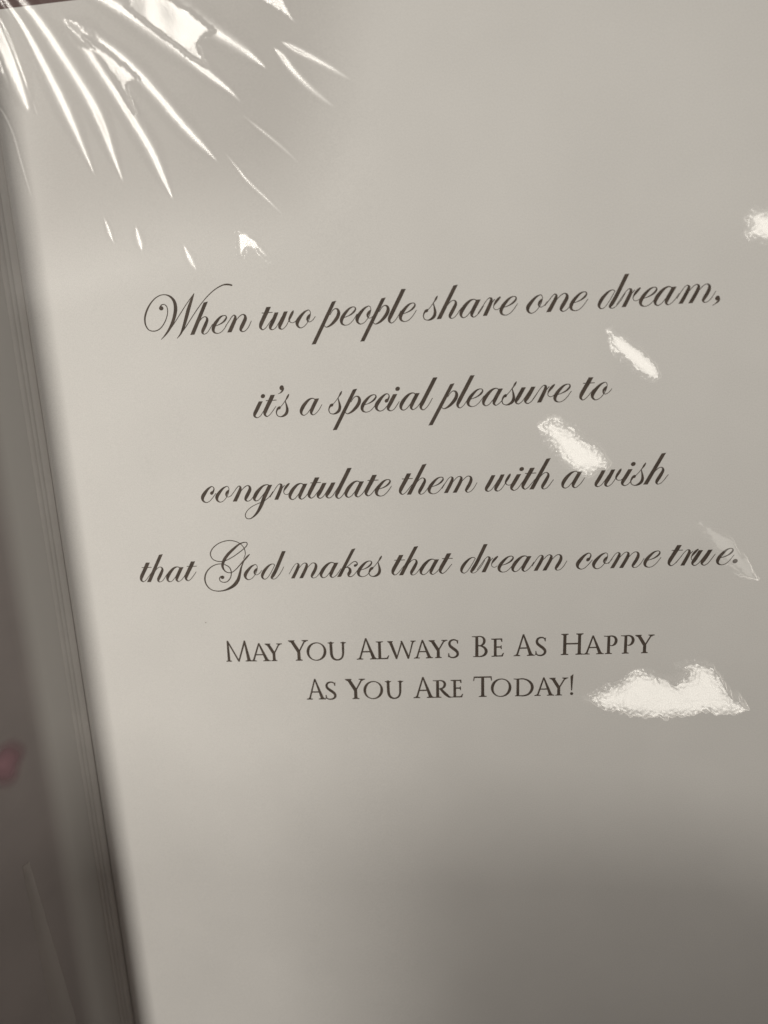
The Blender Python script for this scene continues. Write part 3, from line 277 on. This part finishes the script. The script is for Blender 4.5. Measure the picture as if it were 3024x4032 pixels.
def catmull(p, n=9):
    p = np.array(p, float); q = np.concatenate([[2 * p[0] - p[1]], p, [2 * p[-1] - p[-2]]]); o = []
    for i in range(1, len(q) - 2):
        a, b2, c, d = q[i - 1:i + 3]
        # centripetal parametrisation keeps tight turns free of loops
        t = [0.0]
        for u, v in ((a, b2), (b2, c), (c, d)): t.append(t[-1] + max(1e-6, np.linalg.norm((v - u)[:2])) ** 0.5)
        for k in range(n):
            x = t[1] + (t[2] - t[1]) * k / n
            A1 = (t[1] - x) / (t[1] - t[0]) * a + (x - t[0]) / (t[1] - t[0]) * b2
            A2 = (t[2] - x) / (t[2] - t[1]) * b2 + (x - t[1]) / (t[2] - t[1]) * c
            A3 = (t[3] - x) / (t[3] - t[2]) * c + (x - t[2]) / (t[3] - t[2]) * d
            B1 = (t[2] - x) / (t[2] - t[0]) * A1 + (x - t[0]) / (t[2] - t[0]) * A2
            B2 = (t[3] - x) / (t[3] - t[1]) * A2 + (x - t[1]) / (t[3] - t[1]) * A3
            o.append((t[2] - x) / (t[2] - t[1]) * B1 + (x - t[1]) / (t[2] - t[1]) * B2)
    o.append(p[-1]); return np.array(o)
class Ink:
    def __init__(s): s.v = []; s.f = []; s.n = 0
    def put(s, pts, faces):
        z = 0.025 + 0.0012 * s.n; s.n += 1; b0 = len(s.v)
        for x, y in pts: s.v.append((x, y, float(pz(x)) + z))
        s.f += [tuple(i + b0 for i in fc) for fc in faces]
    def poly(s, pts, grow=0.0):
        if grow:                                # ink spreads a hair past the outline
            P = np.array(pts, float); x, y = P[:, 0], P[:, 1]
            sg = np.sign(np.sum(x * np.roll(y, -1) - np.roll(x, -1) * y))
            e = np.roll(P, -1, 0) - P; e /= np.maximum(1e-9, np.linalg.norm(e, axis=1))[:, None]
            nn = np.stack([e[:, 1], -e[:, 0]], 1) * sg; mm_ = nn + np.roll(nn, 1, 0)
            mm_ = mm_ / np.maximum(0.6, (mm_ ** 2).sum(1) / 2)[:, None]
            pts = [tuple(q) for q in P + mm_ * grow]
        tri = tessellate_polygon([[Vector((x, y, 0)) for x, y in pts]])
        fs = []
        for a, b2, c in tri:
            (ax, ay), (bx, by), (cx, cy) = pts[a], pts[b2], pts[c]
            fs.append((a, b2, c) if (bx - ax) * (cy - ay) - (by - ay) * (cx - ax) > 0 else (a, c, b2))
        s.put(pts, fs)
    def dot(s, x, y, rx, ry, ang):
        a = math.radians(ang); N = 28; P = [(x, y)]
        for k in range(N):
            t = 2 * math.pi * k / N; u, v = rx * math.cos(t), ry * math.sin(t)
            P.append((x + u * math.cos(a) - v * math.sin(a), y + u * math.sin(a) + v * math.cos(a)))
        s.put(P, [(0, 1 + k, 1 + (k + 1) % N) for k in range(N)])
    def stroke(s, pts, f0, f1):
        q = catmull(pts); xy = q[:, :2]; wd = np.maximum(q[:, 2] * np.clip(1.22 - 0.4 * q[:, 2], 1.0, 1.2), 0.09)
        t = np.gradient(xy, axis=0); t /= np.maximum(1e-9, np.linalg.norm(t, axis=1))[:, None]
        off = np.stack([t[:, 1], -t[:, 0]], 1) * (wd / 2)[:, None]
        L = np.concatenate([[0], np.cumsum(np.linalg.norm(np.diff(xy, axis=0), axis=1))])
        for flag, dist, w0, i0 in ((f0, L, wd[0], 0), (f1, L[-1] - L, wd[-1], -1)):
            if flag:                            # the pen starts or lifts level with the line
                sn = abs(t[i0][1]); hz = np.array([1.0, 0.0]) * np.sign(off[i0][0]) * (w0 / 2) / max(sn, 0.3)
                k = np.clip(1 - dist / (w0 * 0.9), 0, 1)[:, None]; off = off * (1 - k) + hz[None] * k
        P = []; F = []
        for a, o in zip(xy, off): P += [tuple(a + o), tuple(a - o)]
        F = [(2 * i, 2 * i + 2, 2 * i + 3, 2 * i + 1) for i in range(len(xy) - 1)]
        s.put(P, F)
        if not f0: s.dot(*xy[0], wd[0] / 2, wd[0] / 2, 0)
        if not f1: s.dot(*xy[-1], wd[-1] / 2, wd[-1] / 2, 0)
    def add(s, st, fx, fw, grow=0.0):
        if st[0] == 'P': s.poly([fx(x, y) for x, y in st[1]], grow)
        elif st[0] == 'D': s.dot(*fx(st[1], st[2]), st[3] * fw, st[4] * fw, st[5])
        elif st[0] == 'S': s.stroke([(*fx(x, y), wd * fw) for x, y, wd in st[1]], st[2], st[3])
        elif st[0] == 'O':                      # a capital O: two offset ellipses, thick on the slanted sides
            _, cx, cy, rx, ry = st; N = 72; P = []; F = []
            for k in range(N):
                t = 2 * math.pi * k / N; wd = 0.058 + 0.102 * math.cos(t + 0.22) ** 2
                P += [fx(cx + rx * math.cos(t), cy + ry * math.sin(t)), fx(cx + (rx - wd) * math.cos(t), cy + (ry - wd * 0.95) * math.sin(t))]
            for k in range(N):
                j = (k + 1) % N; F.append((2 * k, 2 * j, 2 * j + 1, 2 * k + 1))
            s.put(P, F)
for style, word, items in DATA['WORDS']:
    layer = Ink()
    for it in items:
        if style == 'script':
            g, gx, gy = it
            for st in GL[g]: layer.add(st, lambda x, y: (x + gx, y + gy), 1.0)
        else:
            g, x0, x1, yb, big = it
            wid, sts = CAPG[g]; H = 3.80 if big == 0 else 4.42; kx = (x1 - x0) / wid
            if big == 2: kx = H
            tilt = 0.03
            for st in sts: layer.add(st, lambda x, y: (x0 + x * kx + tilt * y * H, yb + y * H), (H * 1.0 if big == 0 else H * 0.95), 0.035)
    o = mesh('printed_word', layer.v, layer.f, INK, page)
    o['label'] = ('brown script word reading ' if style == 'script' else 'brown small capitals reading ') + word

# ------------------------------------------------------------------ the clear film over the card
rng = np.random.default_rng(7)
def blur(a, s):
    r = max(1, int(3 * s)); k = np.exp(-0.5 * (np.arange(-r, r + 1) / s) ** 2); k /= k.sum()
    p = np.pad(a, ((r, r), (0, 0)), mode='wrap'); a = sum(k[i] * p[i:i + a.shape[0]] for i in range(len(k)))
    p = np.pad(a, ((0, 0), (r, r)), mode='wrap'); return sum(k[i] * p[:, i:i + a.shape[1]] for i in range(len(k)))
def noise(shape, s):
    n = blur(rng.standard_normal(shape), s); return n / n.std()
def aniso(shape, s1, s2):
    n = rng.standard_normal(shape)
    r = blur(n, s1); r2 = blur(n, s2); q = r - r2; return q / q.std()
def ellipsoid_height(X, Y, lamp, at):              # film height whose slopes mirror the lamp to where one stands
    d1 = np.sqrt((X - CAM[0]) ** 2 + (Y - CAM[1]) ** 2 + CAM[2] ** 2); c1 = CAM[2] / d1
    d2 = np.sqrt((X - lamp[0]) ** 2 + (Y - lamp[1]) ** 2 + lamp[2] ** 2); c2 = lamp[2] / d2
    k0 = math.sqrt((at[0] - CAM[0]) ** 2 + (at[1] - CAM[1]) ** 2 + CAM[2] ** 2) + math.sqrt((at[0] - lamp[0]) ** 2 + (at[1] - lamp[1]) ** 2 + lamp[2] ** 2)
    return (d1 + d2 - k0) / (c1 + c2)
def slope(X, Y, lamp):
    a = np.array([lamp[0] - X, lamp[1] - Y, lamp[2] + 0 * X]); a = a / np.sqrt((a ** 2).sum(0))
    v = np.array([CAM[0] - X, CAM[1] - Y, CAM[2] + 0 * X]); v = v / np.sqrt((v ** 2).sum(0))
    m_ = a + v; return -m_[0] / m_[2], -m_[1] / m_[2]
def poly_sd(X, Y, P):                          # signed distance, positive inside
    P = np.array(P); d = np.full(X.shape, 1e9); ins = np.zeros(X.shape, bool)
    for a, b2 in zip(P, np.roll(P, -1, 0)):
        e = b2 - a; t = np.clip(((X - a[0]) * e[0] + (Y - a[1]) * e[1]) / (e @ e), 0, 1)
        d = np.minimum(d, np.hypot(X - a[0] - t * e[0], Y - a[1] - t * e[1]))
        c = ((a[1] > Y) != (b2[1] > Y)) & (X < (b2[0] - a[0]) * (Y - a[1]) / (b2[1] - a[1] + 1e-12) + a[0]); ins ^= c
    return np.where(ins, d, -d)
FD = json.loads(r'''{"S":[[1,[[-62.1,96.73,0.48],[-61.64,95.57,0.53],[-59.68,92.78,0.57],[-57.81,89.42,0.66],[-56.04,85.29,0.79],[-54.45,81.33,0.93],[-52.88,77.15,0.97],[-51.64,73.55,0.8],[-50.43,69.71,0.53],[-49.12,65.64,0.18]]],[1,[[-59.28,96.42,0.65],[-58.07,94.45,0.65],[-56.42,92.44,0.74],[-54.48,89.45,0.87],[-52.41,85.87,0.96],[-49.99,81.48,1.01],[-47.78,77.07,1.01],[-46.36,73.08,0.88],[-45.21,68.68,0.62],[-43.96,64.02,0.18]]],[1,[[-50.65,90.09,0.43],[-49.36,88.56,0.95],[-47.91,86.56,0.99],[-46.2,83.39,0.95],[-44.09,79.79,0.87],[-41.97,76.16,0.82],[-39.88,72.13,0.87],[-37.97,68.27,0.87],[-36.51,64.22,0.61],[-35.11,60.33,0.18]]],[1,[[-50.02,89.93,0.43],[-47.63,88.48,0.86],[-44.26,86.29,0.64],[-40.97,83.46,0.73],[-38.15,80.38,0.86],[-35.36,76.91,0.81],[-32.57,73.23,0.77],[-29.73,69.91,0.69],[-26.29,65.94,0.17]]],[1,[[-64.24,89.7,0.22],[-63.57,85.84,0.27],[-62.67,81.93,0.31],[-61.89,78.57,0.13]]],[0.9,[[-64.16,92.69,0.88],[-63.04,90.14,1.37],[-61.98,87.2,1.55],[-61.04,83.5,1.47],[-60.23,80.34,1.12],[-59.35,76.77,0.45]]],[0.8,[[-63.02,94.05,0.18],[-61.59,90.74,0.2],[-60.44,87.05,0.22],[-59.49,83.35,0.22],[-58.61,79.23,0.2],[-57.89,76.06,0.09]]],[0.8,[[-61.92,95.23,0.18],[-61.45,94.07,0.2],[-59.77,90.92,0.22],[-58.21,87.01,0.24],[-57.01,83.49,0.22],[-55.71,79.73,0.09]]],[1,[[-46.22,95.04,0.64],[-44.26,93.75,0.72],[-40.89,91.85,0.85],[-37.03,88.91,0.93],[-33.18,85.78,0.93],[-29.13,82.62,0.84],[-25.85,79.72,0.63],[-22.76,77.1,0.42],[-21.05,75.26,0.13]]],[1,[[-36.65,94.05,1.05],[-33.65,92.85,1.25],[-30.69,91.29,1.46],[-27.81,89.1,1.25],[-24.92,87.0,1.04],[-22.01,85.0,0.95],[-19.11,82.89,0.74],[-16.05,80.22,0.21]]],[0.8,[[-13.96,82.79,0.2],[-13.02,81.79,0.53],[-11.18,79.24,0.62],[-8.35,76.22,0.57],[-6.23,74.36,0.41],[-4.29,72.8,0.12]]],[0.8,[[-12.44,83.65,0.2],[-10.88,82.78,0.53],[-7.95,81.15,0.57],[-5.02,79.43,0.53],[-3.08,78.16,0.37],[-1.33,77.0,0.12]]],[0.8,[[-20.35,72.56,0.08],[-18.21,70.66,0.25],[-16.26,68.98,0.29],[-13.93,66.87,0.27],[-11.51,64.37,0.08]]],[0.7,[[-24.26,66.55,0.09],[-22.85,64.69,0.21],[-21.16,62.31,0.28],[-18.04,59.02,0.26],[-15.3,56.14,0.09]]],[0.7,[[-48.16,57.4,0.09],[-47.78,56.04,0.32],[-47.42,54.58,0.32],[-47.02,53.31,0.09]]],[0.7,[[-42.43,55.44,0.18],[-42.28,53.99,0.49],[-42.02,52.54,0.49],[-41.88,51.5,0.13]]],[0.7,[[-33.79,51.54,0.18],[-33.19,49.85,0.44],[-32.62,48.57,0.44],[-32.11,47.55,0.18]]],[0.25,[[-65.48,78.9,0.09],[-63.7,76.0,0.18],[-62.65,72.75,0.2],[-62.02,68.32,0.21],[-61.48,64.65,0.14],[-61.13,62.59,0.07]]],[0.4,[[-68.18,67.64,0.09],[-68.15,65.2,0.19],[-68.02,61.92,0.19],[-68.06,59.03,0.09]]]],"P":[[0.7,[[-47.74,87.75],[-45.95,86.55],[-43.8,84.94],[-41.1,82.53],[-38.61,80.14],[-39.7,80.05],[-40.82,79.77],[-41.29,78.77],[-40.81,76.63],[-40.2,74.66],[-41.57,77.47],[-43.48,81.06],[-45.23,84.05],[-46.84,86.45]]],[0.7,[[-38.73,94.27],[-33.58,93.38],[-30.65,91.64],[-27.76,89.55],[-24.35,86.49],[-26.95,85.64],[-27.68,84.8],[-27.05,82.89],[-26.2,81.15],[-28.75,82.77],[-32.41,85.8],[-36.25,89.02],[-39.49,91.8]]],[0.85,[[-23.88,53.42],[-21.83,52.95],[-20.21,51.7],[-18.49,49.64],[-16.44,46.31],[-17.14,46.28],[-19.18,48.79],[-21.02,50.55],[-22.06,50.62],[-22.85,49.7],[-23.3,48.75],[-23.84,49.44],[-23.92,51.24]]],[0.6,[[-17.45,91.42],[-11.6,90.85],[-11.22,89.39],[-10.46,87.71],[-9.76,86.3],[-11.67,87.74],[-14.36,89.51]]]],"B":[["edge",1.0,[[65.99,49.65],[67.61,50.7],[70.7,50.01],[72.17,48.75],[71.41,44.83],[69.49,45.44],[67.55,46.27],[66.1,46.84],[66.76,48.2]]],["small",1.0,[[42.85,31.78],[44.49,30.8],[46.5,29.43],[48.52,27.67],[50.3,25.93],[51.71,23.82],[50.85,22.85],[49.58,23.43],[47.04,25.61],[45.26,27.23],[43.74,29.09]]],["middle",1.0,[[30.59,15.48],[32.43,16.58],[34.24,15.56],[36.31,14.0],[38.63,12.03],[41.23,10.3],[42.92,7.81],[41.23,6.41],[38.87,5.71],[35.99,6.79],[33.91,8.91],[31.85,12.36]]],["faint",0.45,[[60.08,-4.64],[61.96,-5.7],[64.79,-7.29],[66.5,-10.08],[68.46,-12.9],[69.73,-15.45],[67.61,-14.75],[65.19,-12.28],[62.53,-9.19],[61.3,-6.91]]],["large",1.0,[[38.62,-40.15],[40.58,-38.83],[42.31,-37.98],[45.33,-36.86],[48.1,-34.49],[51.1,-34.91],[53.88,-35.87],[55.6,-36.67],[57.7,-35.66],[58.94,-34.28],[56.59,-33.13],[59.74,-32.67],[62.51,-33.78],[64.04,-35.8],[64.95,-37.94],[66.69,-39.5],[68.64,-40.96],[66.98,-41.76],[62.76,-42.15],[61.57,-41.65],[56.8,-42.87],[52.51,-43.27],[47.32,-42.98],[42.32,-41.75]]],["bottom",1.0,[[-54.73,-122.69],[-54.08,-121.07],[-53.12,-120.62],[-52.26,-121.09],[-51.97,-122.51]]]]}''')
sleeve = empty('plastic_sleeve', (0, 60, 0.2), 'clear plastic sleeve pulled into glossy creases over the card', 'plastic sleeve')
SI = Matrix.Translation(-sleeve.location)
st_ = 0.12
X, Y = np.meshgrid(np.arange(-74, 12, st_), np.arange(38, 110, st_))
H = np.zeros(X.shape)
def base_z(x): d = np.maximum(0.0, -35.0 - x); return 0.5 + 0.0015 * d * d
def base_dx(x): return -0.002 * np.maximum(0.0, -45.0 - x)
# the film ends where it presses flat on the page, along a loose curve
edge = poly_sd(X, Y, [(-78, 112), (12, 112), (11, 96), (7, 74), (1, 58), (-9, 49), (-22, 46), (-36, 45), (-48, 43), (-60, 41), (-72, 40), (-78, 40)])
lift = np.clip(edge / 24.0, 0, 1); lift = lift * lift * (3 - 2 * lift)
BASE = base_z(X)
BGY, BGX = np.gradient(BASE, st_)
rough_edge = noise(X.shape, 1.6); wavy = noise(X.shape, 22)
def path_points(path, n=10): return catmull(path, n)
for strength, path in FD['S']:
    q = path_points(path); P = q[:, :2]; wd = np.maximum(q[:, 2], 0.05)
    t = np.gradient(P, axis=0); t /= np.linalg.norm(t, axis=1)[:, None]
    # the point of the tube that the crease can mirror without climbing along its own length
    ys = np.linspace(LY - 255, LY + 255, 61); gs = []
    for (px, py), tt in zip(P, t):
        best = (9, 0); jx = int(np.clip((px - X[0, 0]) / st_, 0, X.shape[1] - 1)); jy = int(np.clip((py - Y[0, 0]) / st_, 0, X.shape[0] - 1)); bx, by = BGX[jy, jx], BGY[jy, jx]
        for yl in ys:
            gx, gy = slope(px, py, (LX, yl, LZ)); gx = gx - bx; gy = gy - by; a = abs(gx * tt[0] + gy * tt[1])
            if a < best[0]: best = (a, gx * -tt[1] + gy * tt[0])
        gs.append(best[1])
    gs = np.array(gs); gs = np.convolve(np.pad(gs, 3, mode='edge'), np.ones(7) / 7, 'valid')
    wm = wd.max(); x0, x1 = P[:, 0].min() - 3 * wm - 1, P[:, 0].max() + 3 * wm + 1; y0, y1 = P[:, 1].min() - 3 * wm - 1, P[:, 1].max() + 3 * wm + 1
    ix = (X[0] > x0) & (X[0] < x1); iy = (Y[:, 0] > y0) & (Y[:, 0] < y1)
    if not ix.any() or not iy.any(): continue
    sx, sy = np.where(ix)[0], np.where(iy)[0]; sl = np.s_[sy[0]:sy[-1] + 1, sx[0]:sx[-1] + 1]
    xs_, ys_ = X[sl], Y[sl]; D = np.full(xs_.shape, 1e9); SD = np.zeros(xs_.shape); WI = np.zeros(xs_.shape); GS = np.zeros(xs_.shape); EN = np.ones(xs_.shape)
    for i in range(len(P) - 1):
        e = P[i + 1] - P[i]; l2 = e @ e + 1e-12; tr_ = ((xs_ - P[i][0]) * e[0] + (ys_ - P[i][1]) * e[1]) / l2; tc_ = np.clip(tr_, 0, 1)
        dx = xs_ - P[i][0] - tc_ * e[0]; dy = ys_ - P[i][1] - tc_ * e[1]; d = np.hypot(dx, dy); m_ = d < D
        nrm = (-e[1] * dx + e[0] * dy) / math.sqrt(l2)
        D = np.where(m_, d, D); SD = np.where(m_, nrm, SD); WI = np.where(m_, wd[i] * (1 - tc_) + wd[i + 1] * tc_, WI); GS = np.where(m_, gs[i] * (1 - tc_) + gs[i + 1] * tc_, GS)
        over = np.maximum(0, -tr_ if i == 0 else (tr_ - 1 if i == len(P) - 2 else 0)) * math.sqrt(l2)
        EN = np.where(m_, np.exp(-over / 0.4), EN)
    half = np.maximum(0.15, WI * 0.60 * np.clip(np.sqrt(np.abs(GS) / 0.034), 1.0, 2.3)) * (1 + 0.03 * rough_edge[sl])
    a = np.abs(SD); tail = np.maximum(half * 1.2, 0.35)
    f = np.where(a < half, a * (1 - (a / half) ** 2 / 3), 0.667 * half * np.clip(1 - (a - half) / tail, 0, 1) ** 2 * (1 + 2 * np.clip((a - half) / tail, 0, 1)))
    H[sl] += np.sign(SD) * f * GS * EN * (0.75 + 0.25 * strength) * (1 + 0.07 * wavy[sl])
for strength, P in FD['P']:                    # wider sheets of film between two creases
    sd = poly_sd(X, Y, P); c = np.mean(P, 0); inside = sd > 0
    if not inside.any(): continue
    mask = np.clip((sd + 0.08 * rough_edge + 0.4) / 0.8, 0, 1); mask = mask * mask * (3 - 2 * mask)
    hh = ellipsoid_height(X, Y, (LX + 44 * (1 - strength), LY, LZ), c) - BASE
    fine_n = noise(X.shape, 0.7)
    hh = hh - np.median((hh - H)[inside]) + fine_n * 0.0012 + 0.026 * noise(X.shape, 13)
    H = H * (1 - mask) + mask * hh
H += 0.02 * noise(X.shape, 40)
quick = np.clip(edge / 2.0, 0, 1)
Z = BASE + H * quick
Z = np.maximum(Z, np.where(Y < TOP, pz(X) + 0.05, -9))
wf = grid('wrinkled_film', X, Y, Z, FILM, sleeve, keep=edge > 0, attr=lift, attr2=np.clip(edge / 5.0, 0, 1)); wf.matrix_parent_inverse = SI
wf['label'] = 'fan of shiny creases in the film at the top left corner'
for name, strength, P in FD['B']:
    if name in ('bottom', 'sheen'): continue
    target = LAMP2
    P = np.array(P); s2 = 0.075 if name != 'bottom' else 0.05
    x0, y0 = P.min(0) - 2.2; x1, y1 = P.max(0) + 2.2
    x, y = np.meshgrid(np.arange(x0, x1, s2), np.arange(y0, y1, s2))
    sd = poly_sd(x, y, P)
    rough1 = noise(x.shape, 2.2); rough2 = noise(x.shape, 6)
    sd2 = sd + 0.10 * rough1 + 0.16 * rough2
    mask = np.clip((sd2 + 0.9) / 1.0, 0, 1); mask = mask * mask * (3 - 2 * mask)
    hh = ellipsoid_height(x, y, target, P.mean(0)) - pz(x)
    hh = hh - hh[sd > -0.3].min()
    pe = aniso(x.shape, 2.6, 5.5)
    near = np.clip(1 - sd / min(2.4, 0.8 * sd.max()), 0, 1)
    amp = (0.0012 + 0.0050 * near ** 1.5) * (1 if sd.max() > 2.2 else 0.3)
    hh = hh - (0.085 if sd.max() > 2.2 else 0.028) * near ** 2
    z = pz(x) + 0.05 + mask * (0.05 + hh + amp * pe + 0.0015 * noise(x.shape, 5) + (0.014 * noise(x.shape, 20) if sd.max() > 2.2 else 0))
    bo = grid('film_bubble', x, y, z, BUBBLE if strength > 0.9 else VEIL, sleeve, keep=sd2 > -0.95, attr=np.zeros(x.shape), attr2=np.clip((sd2 + 0.95) / 0.6, 0, 1)); bo.matrix_parent_inverse = SI
# strip of film down the left panel, its reflected streak coloured in as haze
hitA, hitB = on_leaf(100, 3400), on_leaf(262, 4060)
if hitA and hitB:
    v = []; f = []; N = 40
    for k in range(N + 1):
        t = k / N; i = hitA[0] * (1 - t) + hitB[0] * t; yy = hitA[1] + (hitB[1] - hitA[1]) * t
        wdt = (0.9 + 2.0 * t) / ds
        for j, (o, lf) in enumerate(((-1, 0.06), (-0.5, 0.35), (0, 0.5), (0.5, 0.35), (1, 0.06))):
            v.append(leaf_pt(i + o * wdt, yy, lf))
    for k in range(N):
        for j in range(4): a = k * 5 + j; f.append((a, a + 1, a + 6, a + 5))
    fo = mesh('film_streak', v, f, STREAK, sleeve, True); fo.matrix_parent_inverse = SI
